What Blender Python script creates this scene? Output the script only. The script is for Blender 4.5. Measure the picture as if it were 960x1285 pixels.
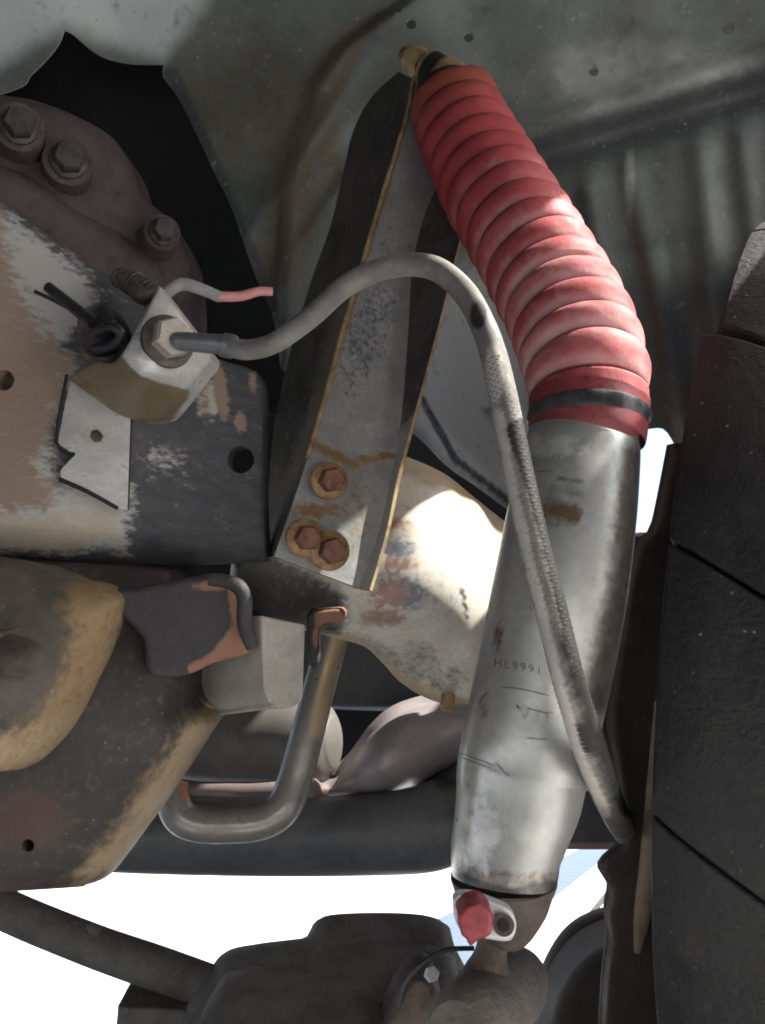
import bpy, bmesh, math, random
import numpy as np
from mathutils import Vector, Matrix
from mathutils.geometry import delaunay_2d_cdt
from mathutils.bvhtree import BVHTree
random.seed(4)
R = math.radians
for o in list(bpy.data.objects): bpy.data.objects.remove(o)
SC = bpy.context.scene
COL = SC.collection

# ------------------------------------------------------------------ camera, sky, sun, exposure
PITCH = R(18.0); CAMZ = 0.34; F = 1113.0
cam_d = bpy.data.cameras.new('camera'); cam = bpy.data.objects.new('camera', cam_d); COL.objects.link(cam)
cam_d.sensor_fit = 'VERTICAL'; cam_d.angle = 2*math.atan(642.5/F); cam_d.clip_start = .02; cam_d.clip_end = 2000
cam.location = (0, 0, CAMZ); cam.rotation_euler = (R(90)+PITCH, 0, 0)
SC.camera = cam
SUN_AZ = R(97); SUN_EL = R(52)          # azimuth measured from +Y (view direction) towards +X
w = bpy.data.worlds.new('World'); SC.world = w; w.use_nodes = True
nt = w.node_tree; bg = nt.nodes['Background']
sky = nt.nodes.new('ShaderNodeTexSky'); sky.sky_type = 'NISHITA'; sky.sun_disc = False
sky.sun_elevation = SUN_EL; sky.sun_rotation = SUN_AZ; sky.dust_density = 3.5; sky.air_density = 1.0; sky.ozone_density = .4
nt.links.new(sky.outputs[0], bg.inputs[0]); bg.inputs[1].default_value = 0.15
sl = bpy.data.lights.new('sun', 'SUN'); sl.energy = 5.0; sl.angle = R(.5); sl.color = (1, .95, .88)
so = bpy.data.objects.new('sun', sl); COL.objects.link(so)
L = Vector((math.sin(SUN_AZ)*math.cos(SUN_EL), math.cos(SUN_AZ)*math.cos(SUN_EL), math.sin(SUN_EL)))
so.rotation_euler = L.to_track_quat('Z', 'Y').to_euler(); so.location = L*5
SC.view_settings.view_transform = 'Standard'; SC.view_settings.look = 'None'
SC.view_settings.exposure = 1.7; SC.view_settings.gamma = 1
SC.cycles.filter_width = 1.9; SC.cycles.max_bounces = 8; SC.cycles.diffuse_bounces = 6

# ------------------------------------------------------------------ measuring helpers
CP = np.array([0, 0, CAMZ]); RT = np.array([1., 0, 0])
FW = np.array([0, math.cos(PITCH), math.sin(PITCH)]); UP = np.array([0, -math.sin(PITCH), math.cos(PITCH)])
def P(x, y, d):
    x = np.asarray(x, float); y = np.asarray(y, float); d = np.asarray(d, float)
    return CP + d[..., None]*FW + (d*(x-480)/F)[..., None]*RT + (d*(642.5-y)/F)[..., None]*UP
def V(x, y, d): return Vector(P(x, y, d).tolist())
def proj(v):
    r = np.asarray(v)-CP; d = r@FW; d = np.where(np.abs(d) < 1e-6, 1e-6, d)
    return 480+F*(r@RT)/d, 642.5-F*(r@UP)/d
def px2m(n, d): return n*d/F

def sm(a, b, x):
    t = np.clip((x-a)/(b-a), 0, 1); return t*t*(3-2*t)
def blob(cx, cy, rx, ry, s=.6, ang=0):
    c, n = math.cos(R(ang)), math.sin(R(ang))
    def f(x, y):
        u = ((x-cx)*c+(y-cy)*n)/rx; v = (-(x-cx)*n+(y-cy)*c)/ry
        return 1-sm(1-s, 1+s, np.sqrt(u*u+v*v))
    return f
def strokes(poly, wd, s=.6):
    p = np.array(poly, float)
    def f(x, y):
        q = np.stack([x, y], -1); return 1-sm(wd*(1-s), wd*(1+s), dist_poly(q, p, False))
    return f
def area(poly, s):
    p = np.array(poly, float)
    def f(x, y):
        q = np.stack([x, y], -1); d = dist_poly(q, p, True); i = inside(q, p)
        return sm(-s, s, np.where(i, d, -d))
    return f
def mx(*fs): return lambda x, y: np.max([f(x, y) for f in fs], axis=0)
def mul(f, k): return lambda x, y: k*f(x, y)

def dist_poly(q, p, closed=True):
    a = p; b = np.roll(p, -1, 0)
    if not closed: a = a[:-1]; b = b[:-1]
    ab = b-a; l2 = (ab**2).sum(1)+1e-9
    out = np.full(len(q), 1e9)
    for i in range(len(a)):
        t = np.clip(((q-a[i])@ab[i])/l2[i], 0, 1)
        out = np.minimum(out, np.linalg.norm(q-(a[i]+t[:, None]*ab[i]), axis=1))
    return out
def inside(q, p):
    x, y = q[:, 0], q[:, 1]; res = np.zeros(len(q), bool); j = len(p)-1
    for i in range(len(p)):
        xi, yi = p[i]; xj, yj = p[j]
        if yi != yj:
            res ^= ((yi > y) != (yj > y)) & (x < (xj-xi)*(y-yi)/(yj-yi)+xi)
        j = i
    return res
def spline(pts, sp, closed, smooth=True, n=None):
    """Catmull-Rom through pts (any dimension), a corner marked by writing the point twice; resampled."""
    p = np.array(pts, float); k = len(p); out = []
    rng = range(k if closed else k-1)
    for i in rng:
        b = p[i]; c = p[(i+1) % k]
        if np.allclose(b, c): continue
        a = p[i-1] if (closed or i > 0) else b
        d = p[(i+2) % k] if (closed or i+2 < k) else c
        m = max(2, int(np.linalg.norm((c-b)[:2])/sp)) if n is None else n
        t = np.linspace(0, 1, m, endpoint=False)[:, None]
        if smooth:
            out.append(.5*((2*b)+(-a+c)*t+(2*a-5*b+4*c-d)*t*t+(-a+3*b-3*c+d)*t**3))
        else: out.append(b+(c-b)*t)
    if not closed: out.append(p[-1:])
    return np.concatenate(out)
def tps(pts):
    p = np.array(pts, float); xy = p[:, :2]/100; z = p[:, 2]; n = len(p)
    def U(r2): return np.where(r2 > 1e-12, r2*np.log(r2+1e-12), 0)
    K = U(((xy[:, None]-xy[None])**2).sum(-1))+np.eye(n)*1e-3
    Q = np.c_[np.ones(n), xy]
    A = np.block([[K, Q], [Q.T, np.zeros((3, 3))]])
    s = np.linalg.lstsq(A, np.r_[z, 0, 0, 0], rcond=None)[0]
    def f(x, y):
        q = np.stack([np.asarray(x, float), np.asarray(y, float)], -1)/100
        r2 = ((q[..., None, :]-xy)**2).sum(-1)
        return U(r2)@s[:n]+s[n]+q@s[n+1:]
    return f
def flat(d): return lambda x, y: np.full(np.shape(x), float(d))

# ------------------------------------------------------------------ object helpers
def thing(name, label, cat, loc, group=None):
    o = bpy.data.objects.new(name, None); COL.objects.link(o); o.empty_display_size = .03
    o.location = loc; o['label'] = label; o['category'] = cat
    if group: o['group'] = group
    o['_w'] = [float(c) for c in loc]
    return o
def wloc(o):
    l = Vector((0, 0, 0))
    while o is not None: l = l+o.location; o = o.parent
    return l
def tag(o, label, cat, group=None):
    o['label'] = label; o['category'] = cat
    if group: o['group'] = group
    return o
def mesh_obj(name, verts, faces, mats, parent=None, fmat=None, attrs=None, varr=None, ang=40, flat_shade=False):
    me = bpy.data.meshes.new(name)
    verts = np.asarray(verts, float)
    off = np.array(wloc(parent)) if parent else (verts.min(0)+verts.max(0))/2
    me.from_pydata((verts-off).tolist(), [], [list(map(int, f)) for f in faces])
    bm = bmesh.new(); bm.from_mesh(me); bmesh.ops.recalc_face_normals(bm, faces=bm.faces); bm.to_mesh(me); bm.free()
    if not isinstance(mats, (list, tuple)): mats = [mats]
    for m in mats: me.materials.append(m)
    if fmat is not None: me.polygons.foreach_set('material_index', np.asarray(fmat, dtype=np.int32))
    if not flat_shade:
        me.polygons.foreach_set('use_smooth', np.ones(len(me.polygons), bool)); me.set_sharp_from_angle(angle=R(ang))
    if attrs:
        x, y = proj(verts)
        for k, f in attrs.items():
            a = me.attributes.new(k, 'FLOAT', 'POINT'); a.data.foreach_set('value', np.asarray(f(x, y), np.float32))
    if varr:
        for k, vv in varr.items():
            a = me.attributes.new(k, 'FLOAT', 'POINT'); a.data.foreach_set('value', np.asarray(vv, np.float32))
    o = bpy.data.objects.new(name, me); COL.objects.link(o)
    if parent: o.parent = parent
    else: o.location = off
    return o

def sheet(name, outline, dep, mat, parent=None, t=.004, sp=8, holes=(), rnd=0, rdep=None, attrs=None, smooth=True, back=None, edge=None, rsel=None):
    """a plate cut to an outline, with its own depth surface, thickness and (if asked) rounded rim"""
    ol = spline(outline, sp, True, smooth)
    loops = [ol]+[spline(h, 3, True, True) for h in holes]
    lo, hi = ol.min(0), ol.max(0)
    gx, gy = np.meshgrid(np.arange(lo[0], hi[0], sp), np.arange(lo[1], hi[1], sp*.866))
    gx = gx+(np.arange(gx.shape[0]) % 2)[:, None]*sp/2
    q = np.stack([gx.ravel(), gy.ravel()], -1)
    q = q[inside(q, ol)]
    q = q[dist_poly(q, ol) > max(sp*.55, rnd*1.02)]
    for h in loops[1:]:
        q = q[~inside(q, h)]; q = q[dist_poly(q, h) > 2.5]
    pts = [*loops]
    if rnd:
        tn = np.roll(ol, -1, 0)-np.roll(ol, 1, 0); nr = np.stack([-tn[:, 1], tn[:, 0]], -1)
        nr /= np.linalg.norm(nr, axis=1)[:, None]+1e-9
        if not inside(ol[:1]+nr[:1]*1.0, ol)[0] and inside(ol[:1]-nr[:1]*1.0, ol)[0]: nr = -nr
        for k in (.06, .18, .35, .6, .95):
            r = ol+nr*rnd*k; g = inside(r, ol); r = r[g]
            r = r[dist_poly(r, ol) > rnd*k*.93]; pts.append(r)
    pts.append(q)
    allp = np.concatenate(pts)
    edges = []; s = 0
    for lp in loops:
        n = len(lp); edges += [(s+i, s+(i+1) % n) for i in range(n)]; s += n
    vv, _, ff, *_ = delaunay_2d_cdt([Vector(p) for p in allp.tolist()], edges, [], 0, 1e-4)
    vp = np.array([tuple(v) for v in vv]); ff = np.array([f for f in ff if len(f) == 3])
    cen = vp[ff].mean(1); keep = inside(cen, ol)
    for h in loops[1:]: keep &= ~inside(cen, h)
    ff = ff[keep]
    used = np.unique(ff); remap = -np.ones(len(vp), int); remap[used] = np.arange(len(used)); vp = vp[used]; ff = remap[ff]
    d = dep(vp[:, 0], vp[:, 1])
    if rnd:
        e = np.clip(1-dist_poly(vp, ol)/rnd, 0, 1)
        k = 1 if rsel is None else rsel(vp[:, 0], vp[:, 1])
        d = d+(rdep if rdep else .02)*(1-np.sqrt(np.clip(1-e*e, 0, 1)))*k
    fr = P(vp[:, 0], vp[:, 1], d)
    bk = fr+(FW*t if back is None else np.array(back))
    n = len(fr); cnt = {}
    for f in ff:
        for a, b in ((f[0], f[1]), (f[1], f[2]), (f[2], f[0])):
            cnt.setdefault((min(a, b), max(a, b)), []).append((a, b))
    side = [(a, b, b+n, a+n) for v in cnt.values() if len(v) == 1 for a, b in v]
    faces = ff.tolist()+(ff[:, ::-1]+n).tolist()+side
    fm = [0]*(2*len(ff))+[1 if edge else 0]*len(side)
    return mesh_obj(name, np.r_[fr, bk], faces, [mat, edge] if edge else mat, parent, fm, attrs, ang=50)

def tube(name, st, mat, parent=None, seg=20, n=10, attrs=None, prof=None, caps=True, world=False, varr_s=None, ang=50):
    """a round bar swept through stations (px, py, depth, radius in metres)"""
    st = np.array(st, float)
    w3 = st[:, :3] if world else P(st[:, 0], st[:, 1], st[:, 2])
    c = spline(np.c_[w3, st[:, 3]], 1, False, True, n=n)
    pos, rad = c[:, :3], c[:, 3]
    s = np.r_[0, np.cumsum(np.linalg.norm(np.diff(pos, axis=0), axis=1))]
    if prof is not None:
        m = prof[0]; S = np.linspace(0, s[-1], m)
        pos = np.stack([np.interp(S, s, pos[:, i]) for i in range(3)], -1); rad = np.interp(S, s, rad)
        s = S; rad = prof[1](s/s[-1], rad)
    tg = np.gradient(pos, axis=0); tg /= np.linalg.norm(tg, axis=1)[:, None]+1e-12
    u = np.cross(tg[0], [0.3, .2, .9]); u /= np.linalg.norm(u)
    vs = []; a = np.linspace(0, 2*np.pi, seg, endpoint=False)
    for i in range(len(pos)):
        u = u-tg[i]*(u@tg[i]); u /= np.linalg.norm(u); b = np.cross(tg[i], u)
        vs.append(pos[i]+rad[i]*(np.cos(a)[:, None]*u+np.sin(a)[:, None]*b))
    vs = np.concatenate(vs); m = len(pos); fs = []
    for i in range(m-1):
        for j in range(seg):
            k = (j+1) % seg; fs.append((i*seg+j, i*seg+k, (i+1)*seg+k, (i+1)*seg+j))
    if caps:
        fs.append(tuple(range(seg))); fs.append(tuple(range((m-1)*seg, m*seg)))
    va = None
    if varr_s:
        va = {k: np.repeat(f(s/s[-1]), seg) for k, f in varr_s.items()}
    return mesh_obj(name, vs, fs, mat, parent, attrs=attrs, varr=va, ang=ang)

def loft(name, lines, mat, parent=None, t=.003, n=40, sub=6, attrs=None, edge=None, smooth_across=False):
    """sheet metal through several 3-D edge lines given as (px, py, depth)"""
    ls = []
    for l in lines:
        p = spline(l, 1, False, True, n=16); a = np.linspace(0, 1, n); b = np.linspace(0, 1, len(p))
        ls.append(np.stack([np.interp(a, b, p[:, i]) for i in range(3)], -1))
    rows = []
    for i in range(len(ls)-1):
        for k in range(sub): rows.append(ls[i]+(ls[i+1]-ls[i])*k/sub)
    rows.append(ls[-1]); g = np.array(rows); w3 = P(g[..., 0], g[..., 1], g[..., 2])
    m = len(rows); idx = lambda i, j: i*n+j
    fs = [(idx(i, j), idx(i+1, j), idx(i+1, j+1), idx(i, j+1)) for i in range(m-1) for j in range(n-1)]
    du = np.gradient(w3, axis=0); dv = np.gradient(w3, axis=1); nr = np.cross(du, dv); nr /= np.linalg.norm(nr, axis=-1)[..., None]+1e-12
    if (nr[m//2, n//2]@FW) < 0: nr = -nr
    fr = w3.reshape(-1, 3); bk = (w3+nr*t).reshape(-1, 3); N = len(fr)
    bd = [(idx(i, 0), idx(i+1, 0)) for i in range(m-1)]+[(idx(i, n-1), idx(i+1, n-1)) for i in range(m-1)]
    bd += [(idx(0, j), idx(0, j+1)) for j in range(n-1)]+[(idx(m-1, j), idx(m-1, j+1)) for j in range(n-1)]
    side = [(a, b, b+N, a+N) for a, b in bd]
    faces = fs+[tuple(x+N for x in f[::-1]) for f in fs]+side
    fm = [0]*(2*len(fs))+[1 if edge else 0]*len(side)
    return mesh_obj(name, np.r_[fr, bk], faces, [mat, edge] if edge else mat, parent, fm, attrs, ang=35)

def prism(name, prof, dA, shift, dB, mat, parent=None, bev=.003, attrs=None, mats2=None):
    p = np.array(prof, float); q = p+np.array(shift)
    dA = np.full(len(p), dA) if np.isscalar(dA) else np.array(dA); dB = np.full(len(p), dB) if np.isscalar(dB) else np.array(dB)
    v = np.r_[P(p[:, 0], p[:, 1], dA), P(q[:, 0], q[:, 1], dB)]; n = len(p)
    fs = [tuple(range(n)), tuple(range(n, 2*n))]+[(i, (i+1) % n, (i+1) % n+n, i+n) for i in range(n)]
    o = mesh_obj(name, v, fs, mat, parent, attrs=attrs, ang=30)
    if bev:
        b = o.modifiers.new('bevel', 'BEVEL'); b.width = bev; b.segments = 3; b.limit_method = 'ANGLE'; b.angle_limit = R(25)
    return o

def hexbolt(name, c, nrm, r, h, mat, parent, washer=None, wr=1.5, shank=0, spin=.3):
    """hex head (with a dished washer flange as a sub-part) whose axis is nrm"""
    c = np.array(c); nz = np.array(nrm)/np.linalg.norm(nrm)
    u = np.cross(nz, [0, 0, 1]); u /= np.linalg.norm(u); b = np.cross(nz, u)
    def ring(rr, z, k=6, ph=spin):
        a = np.arange(k)*2*np.pi/k+ph
        return c+rr*(np.cos(a)[:, None]*u+np.sin(a)[:, None]*b)+z*nz
    rs = [ring(r, 0), ring(r, h*.78), ring(r*.86, h), ring(r*.55, h*1.02)]
    v = np.concatenate(rs); fs = [tuple(range(6)), tuple(range(18, 24))]
    for i in range(3):
        for j in range(6): fs.append((i*6+j, i*6+(j+1) % 6, (i+1)*6+(j+1) % 6, (i+1)*6+j))
    o = mesh_obj(name, v, fs, mat, parent, ang=25)
    if washer:
        k = 24; rs = [ring(r*wr, -h*.3, k), ring(r*wr*.98, -h*.08, k), ring(r*wr*.85, h*.04, k), ring(r*.8, h*.1, k)]
        v = np.concatenate(rs); fs = [tuple(range(k)), tuple(range(3*k, 4*k))]
        for i in range(3):
            for j in range(k): fs.append((i*k+j, i*k+(j+1) % k, (i+1)*k+(j+1) % k, (i+1)*k+j))
        mesh_obj('washer', v, fs, washer, o, ang=40)
    return o

def decal(name, polys, target, mat, parent, lift=.0004, tris=None):
    """flat marks laid on a surface: polygons traced as (px, py), dropped on the target mesh"""
    me = target.data; ofs = np.array(wloc(target))
    bv = BVHTree.FromPolygons([Vector(v.co)+Vector(ofs) for v in me.vertices], [list(p.vertices) for p in me.polygons])
    V_, F_ = [], []
    def drop(x, y):
        d = V(x, y, 1.0)-Vector(CP); d.normalize()
        h = bv.ray_cast(Vector(CP), d)
        if h[0] is None: return None
        nn = h[1] if h[1].dot(d) < 0 else -h[1]
        return h[0]+nn*lift
    for poly in polys:
        pts = [drop(x, y) for x, y in poly]
        if any(p is None for p in pts): continue
        s = len(V_); V_ += [tuple(p) for p in pts]; F_.append(tuple(range(s, s+len(pts))))
    if not F_: return None
    return mesh_obj(name, V_, F_, mat, parent, flat_shade=True)
def ribbon(poly, wd, step=6):
    p = spline(poly, step, False, True); t = np.gradient(p, axis=0); nn = np.stack([-t[:, 1], t[:, 0]], -1)
    nn /= np.linalg.norm(nn, axis=1)[:, None]+1e-9; k = np.array([random.uniform(.5, 1.2) for _ in p]); k[0] = k[-1] = .2
    a = p+nn*wd*k[:, None]/2; b = p-nn*wd*k[:, None]/2
    return [[a[i], a[i+1], b[i+1], b[i]] for i in range(len(p)-1)]

# ------------------------------------------------------------------ materials
def mat(name, c1, c2, scale=30, rough=.6, metal=0., bump=.15, bscale=150, layers=(), speck=None, spec=.4, thr=(.38, .64), rvar=.15, stretch=None, bdist=.002):
    m = bpy.data.materials.new(name); m.use_nodes = True; N = m.node_tree; nd = N.nodes; lk = N.links
    b = nd['Principled BSDF']; b.inputs['Metallic'].default_value = metal; b.inputs['Specular IOR Level'].default_value = spec
    tc = nd.new('ShaderNodeTexCoord'); src = tc.outputs['Object']
    if stretch:
        mp = nd.new('ShaderNodeMapping'); mp.inputs['Rotation'].default_value = stretch[0]; mp.inputs['Scale'].default_value = stretch[1]
        lk.new(src, mp.inputs[0]); src = mp.outputs[0]
    def noise(s, det=8, ro=.6, dist=0):
        n = nd.new('ShaderNodeTexNoise'); n.inputs['Scale'].default_value = s; n.inputs['Detail'].default_value = det
        n.inputs['Roughness'].default_value = ro; n.inputs['Distortion'].default_value = dist; lk.new(src, n.inputs['Vector']); return n.outputs['Fac']
    def rng(v, a, c, lo=0., hi=1.):
        r = nd.new('ShaderNodeMapRange'); r.interpolation_type = 'SMOOTHSTEP'; lk.new(v, r.inputs[0])
        r.inputs[1].default_value = a; r.inputs[2].default_value = c; r.inputs[3].default_value = lo; r.inputs[4].default_value = hi; return r.outputs[0]
    def mixc(f, a, c):
        x = nd.new('ShaderNodeMix'); x.data_type = 'RGBA'; lk.new(f, x.inputs[0])
        for sck, val in ((x.inputs[6], a), (x.inputs[7], c)):
            if isinstance(val, tuple): sck.default_value = (*val, 1)
            else: lk.new(val, sck)
        return x.outputs[2]
    def mth(op, a, c):
        x = nd.new('ShaderNodeMath'); x.operation = op
        for sck, val in ((x.inputs[0], a), (x.inputs[1], c)):
            if isinstance(val, (int, float)): sck.default_value = val
            else: lk.new(val, sck)
        return x.outputs[0]
    n1 = noise(scale); col = mixc(rng(n1, *thr), c1, c2)
    fine = noise(scale*9, 4); col = mixc(rng(fine, .35, .75, 0, .45), col, tuple(.62*x for x in c1))
    for ly in layers:                      # (attribute or None, colour, noise scale, noise weight, threshold, softness)
        at, cc, ns, wt, th, sf = ly
        nn = noise(ns, 7, .62, .4); v = mth('MULTIPLY', mth('SUBTRACT', nn, .5), wt)
        if at:
            an = nd.new('ShaderNodeAttribute'); an.attribute_name = at; v = mth('ADD', v, an.outputs['Fac'])
        else: v = mth('ADD', v, .5)
        col = mixc(rng(v, th-sf, th+sf), col, cc)
    if speck:
        vo = nd.new('ShaderNodeTexVoronoi'); vo.inputs['Scale'].default_value = speck[1]; lk.new(src, vo.inputs['Vector'])
        wn = nd.new('ShaderNodeSeparateColor'); lk.new(vo.outputs['Color'], wn.inputs[0])
        f = mth('MULTIPLY', rng(vo.outputs['Distance'], .12, .3, 1, 0), rng(wn.outputs[0], speck[2], speck[2]+.12))
        col = mixc(f, col, speck[0])
    lk.new(col, b.inputs['Base Color'])
    lk.new(rng(n1, .3, .7, max(.05, rough-rvar), min(1, rough+rvar)), b.inputs['Roughness'])
    if bump:
        bp = nd.new('ShaderNodeBump'); bp.inputs['Strength'].default_value = bump; bp.inputs['Distance'].default_value = bdist
        h = mth('ADD', noise(bscale, 6, .65), mth('MULTIPLY', noise(bscale*.15, 3), 1.2)); lk.new(h, bp.inputs['Height']); lk.new(bp.outputs[0], b.inputs['Normal'])
    return m
RUST = (.20, .075, .03); TAN = (.36, .23, .11); PALE = (.50, .48, .44)
M = {}
M['ground'] = mat('concrete_ground', (.60, .60, .585), (.50, .50, .485), 3, .9, bump=.2, bscale=40)
M['liner'] = mat('wheel_well_metal', (.175, .20, .182), (.125, .14, .13), 9, .55, .12, .14, 60,
    layers=[('mud', (.15, .115, .07), 90, 1.6, .85, .55), ('pale', (.62, .65, .64), 30, .5, .55, .4), ('grime', (.07, .078, .078), 60, .9, .6, .45), (None, (.30, .32, .30), 60, 1.1, .72, .12), (None, (.075, .08, .075), 35, 1.2, .74, .2), (None, (.27, .28, .26), 160, 1.2, .74, .14)], speck=((.36, .36, .33), 150, .92))
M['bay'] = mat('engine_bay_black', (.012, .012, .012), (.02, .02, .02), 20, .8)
M['cast'] = mat('brown_cast_iron', (.125, .095, .09), (.085, .068, .065), 25, .66, .1, .7, 260, bdist=.004, layers=[(None, (.045, .04, .038), 60, 1.4, .72, .2), (None, (.055, .045, .042), 14, 1.1, .66, .12), (None, (.2, .15, .13), 90, 1.0, .7, .06)])
M['castbolt'] = mat('dirty_bolt_steel', (.095, .083, .072), (.05, .044, .04), 120, .55, .3, .2, 300)
STR = ((0, R(35), 0), (1, 1, 2.0))
M['frame'] = mat('frame_black_undercoat', (.045, .047, .053), (.075, .078, .085), 60, .7, .0, .5, 230,
    layers=[('paint', (.36, .36, .335), 130, 2.0, .5, .32), ('rust', (.235, .175, .135), 120, 2.0, .5, .32), ('tan', (.36, .31, .24), 120, 1.6, .5, .3), (None, (.16, .16, .165), 90, 1.1, .78, .05)], stretch=STR, bdist=.003)
M['rail'] = mat('worn_painted_rail', (.70, .67, .59), (.60, .57, .50), 25, .45, .0, .15, 120,
    layers=[('blue', (.22, .24, .29), 170, 2.2, .66, .45), ('rust', (.36, .23, .18), 170, 2.2, .66, .45), ('dark', (.05, .048, .045), 150, 1.2, .55, .45), ('tan', (.46, .37, .24), 90, 1.6, .7, .5)])
M['web'] = mat('galvanised_web', (.36, .375, .36), (.27, .285, .29), 30, .45, .25, .2, 160,
    layers=[('blue', (.11, .13, .16), 190, 2.2, .78, .25), ('rust', (.26, .16, .08), 150, 1.8, .6, .3), (None, (.46, .46, .43), 70, 1.0, .68, .08)])
M['flange'] = mat('dark_bracket_flange', (.045, .043, .04), (.08, .075, .068), 40, .65, .1, .55, 220, layers=[(None, (.17, .15, .12), 110, 1.3, .72, .2), ('dust', (.15, .13, .105), 110, 1.2, .55, .4), ('bare', (.33, .32, .295), 90, 1.0, .5, .3)])  # dark copy of the web tone, with the flange's shade painted in
M['edge'] = mat('rusty_bare_edge', (.46, .34, .18), (.32, .21, .10), 90, .55, .1, .3, 200, layers=[(None, (.12, .085, .05), 70, 1.6, .62, .25)])
M['rustbolt'] = mat('rusty_bolt', (.21, .10, .065), (.12, .06, .045), 150, .6, .25, .35, 500)
M['rustwasher'] = mat('rusty_washer', (.36, .23, .11), (.22, .12, .06), 120, .55, .3, .2, 400)
M['boot'] = mat('red_rubber_boot', (.37, .06, .065), (.29, .045, .05), 30, .7, .0, .2, 260,
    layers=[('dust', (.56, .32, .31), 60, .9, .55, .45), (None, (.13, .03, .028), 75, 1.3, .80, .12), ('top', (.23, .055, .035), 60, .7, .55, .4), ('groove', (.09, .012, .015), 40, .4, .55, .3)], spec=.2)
M['collar'] = mat('red_rubber_collar', (.22, .035, .04), (.15, .03, .033), 40, .5, layers=[(None, (.05, .015, .015), 90, 1.3, .70, .12), (None, (.42, .2, .19), 60, 1.2, .78, .2)])
M['band'] = mat('black_band', (.03, .03, .032), (.06, .06, .06), 60, .35)
M['shock'] = mat('silver_painted_tube', (.37, .38, .365), (.30, .31, .30), 16, .34, .5, .08, 160,
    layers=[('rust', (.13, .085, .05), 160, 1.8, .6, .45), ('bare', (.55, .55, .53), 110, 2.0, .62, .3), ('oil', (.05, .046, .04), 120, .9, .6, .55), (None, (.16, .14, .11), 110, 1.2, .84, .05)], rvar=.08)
M['shockend'] = mat('brown_grimy_shock_foot', (.09, .07, .058), (.055, .043, .038), 60, .75, .1, .5, 300, layers=[(None, (.15, .11, .08), 110, 1.1, .72, .12)], bdist=.004)
M['mark'] = mat('stamped_dark_marks', (.16, .135, .11), (.11, .09, .07), 200, .8)
M['smear'] = mat('grease_smear', (.25, .25, .235), (.31, .31, .30), 200, .8)
M['white'] = mat('white_metal_tab', (.50, .51, .54), (.38, .38, .40), 50, .4, .1)
M['red'] = mat('red_plastic_cap', (.24, .03, .042), (.15, .02, .028), 120, .5, layers=[(None, (.06, .01, .012), 70, 1.2, .72, .04)])
M['hose'] = mat('grey_rubber_hose', (.19, .183, .17), (.14, .135, .127), 60, .62, bump=.2, bscale=260, spec=.2, layers=[(None, (.09, .085, .075), 90, 1.3, .74, .2), ('dark', (.022, .021, .02), 130, .7, .38, .25), ('worn', (.40, .38, .35), 160, .9, .55, .3)])
M['fitting'] = mat('grey_crimp_steel', (.17, .18, .19), (.12, .13, .14), 60, .4, .4)
M['alu'] = mat('worn_aluminium', (.52, .52, .51), (.38, .38, .375), 40, .38, .3, .2, 200, layers=[('tan', (.17, .135, .085), 60, .7, .5, .2), (None, (.34, .33, .32), 80, 1., .7, .06)], stretch=STR)
M['nut'] = mat('pale_nut', (.50, .46, .42), (.34, .28, .23), 90, .4, .3)
M['blackplastic'] = mat('black_plastic', (.02, .021, .023), (.035, .036, .04), 60, .4)
M['wiregrey'] = mat('grey_wire_sleeve', (.30, .30, .29), (.22, .22, .21), 90, .5)
M['wirepink'] = mat('pink_wire', (.55, .26, .25), (.46, .2, .2), 90, .5)
M['arm'] = mat('dark_oily_arm', (.022, .019, .018), (.034, .029, .027), 30, .62, .05, .4, 200, layers=[('mud', (.27, .205, .13), 110, 1.4, .5, .5), (None, (.06, .05, .04), 150, 1.5, .78, .25), ('rust', (.06, .036, .03), 90, 1.8, .65, .5)], speck=((.22, .18, .13), 260, .93))
M['mudarm'] = mat('muddy_casting', (.07, .063, .054), (.05, .044, .038), 30, .75, .0, .5, 200, layers=[('mud', (.20, .14, .075), 110, 1.7, .5, .5), ('pale', (.27, .21, .13), 140, 1.8, .55, .4), (None, (.07, .055, .035), 130, 1.5, .72, .25)], speck=((.32, .25, .15), 260, .93))
M['hanger'] = mat('black_flaking_hanger', (.026, .026, .029), (.045, .043, .044), 60, .7, .0, .6, 240, layers=[('rust', (.21, .105, .07), 110, 1.2, .5, .3)])
M['stop'] = mat('grey_bump_stop', (.36, .34, .31), (.29, .275, .25), 40, .6, .05, .15, 200, layers=[(None, (.17, .15, .13), 120, 1.1, .8, .05)])
M['steelpipe'] = mat('dull_steel_pipe', (.26, .25, .23), (.20, .19, .175), 30, .4, .35, .12, 150, layers=[('tan', (.40, .30, .19), 60, .5, .55, .3), ('rust', (.35, .16, .07), 60, .5, .55, .2)])
M['exh'] = mat('grey_exhaust_steel', (.15, .14, .125), (.11, .10, .095), 20, .55, .2, .1, 100)
M['cat'] = mat('pinkish_heat_shield', (.34, .305, .30), (.28, .25, .247), 14, .45, .25, .08, 60)
M['pinkpipe'] = mat('brownish_pipe', (.20, .16, .15), (.15, .12, .115), 24, .5, .2, .1, 90)
M['bar'] = mat('blue_black_painted_bar', (.075, .078, .084), (.105, .107, .11), 14, .5, .0, .15, 90, layers=[(None, (.20, .19, .18), 60, 1., .74, .1), ('rust', (.30, .19, .17), 50, .6, .5, .2)])
M['pan'] = mat('dark_under_pan', (.05, .055, .062), (.07, .075, .08), 18, .5, .0, .1, 60)
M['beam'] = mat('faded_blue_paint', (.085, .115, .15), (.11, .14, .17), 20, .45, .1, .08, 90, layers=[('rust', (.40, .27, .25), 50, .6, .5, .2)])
M['lower'] = mat('dusty_grey_arm', (.12, .11, .098), (.08, .072, .066), 30, .75, .05, .6, 180, layers=[(None, (.19, .17, .14), 60, 1.1, .72, .15)], bdist=.005)
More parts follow.
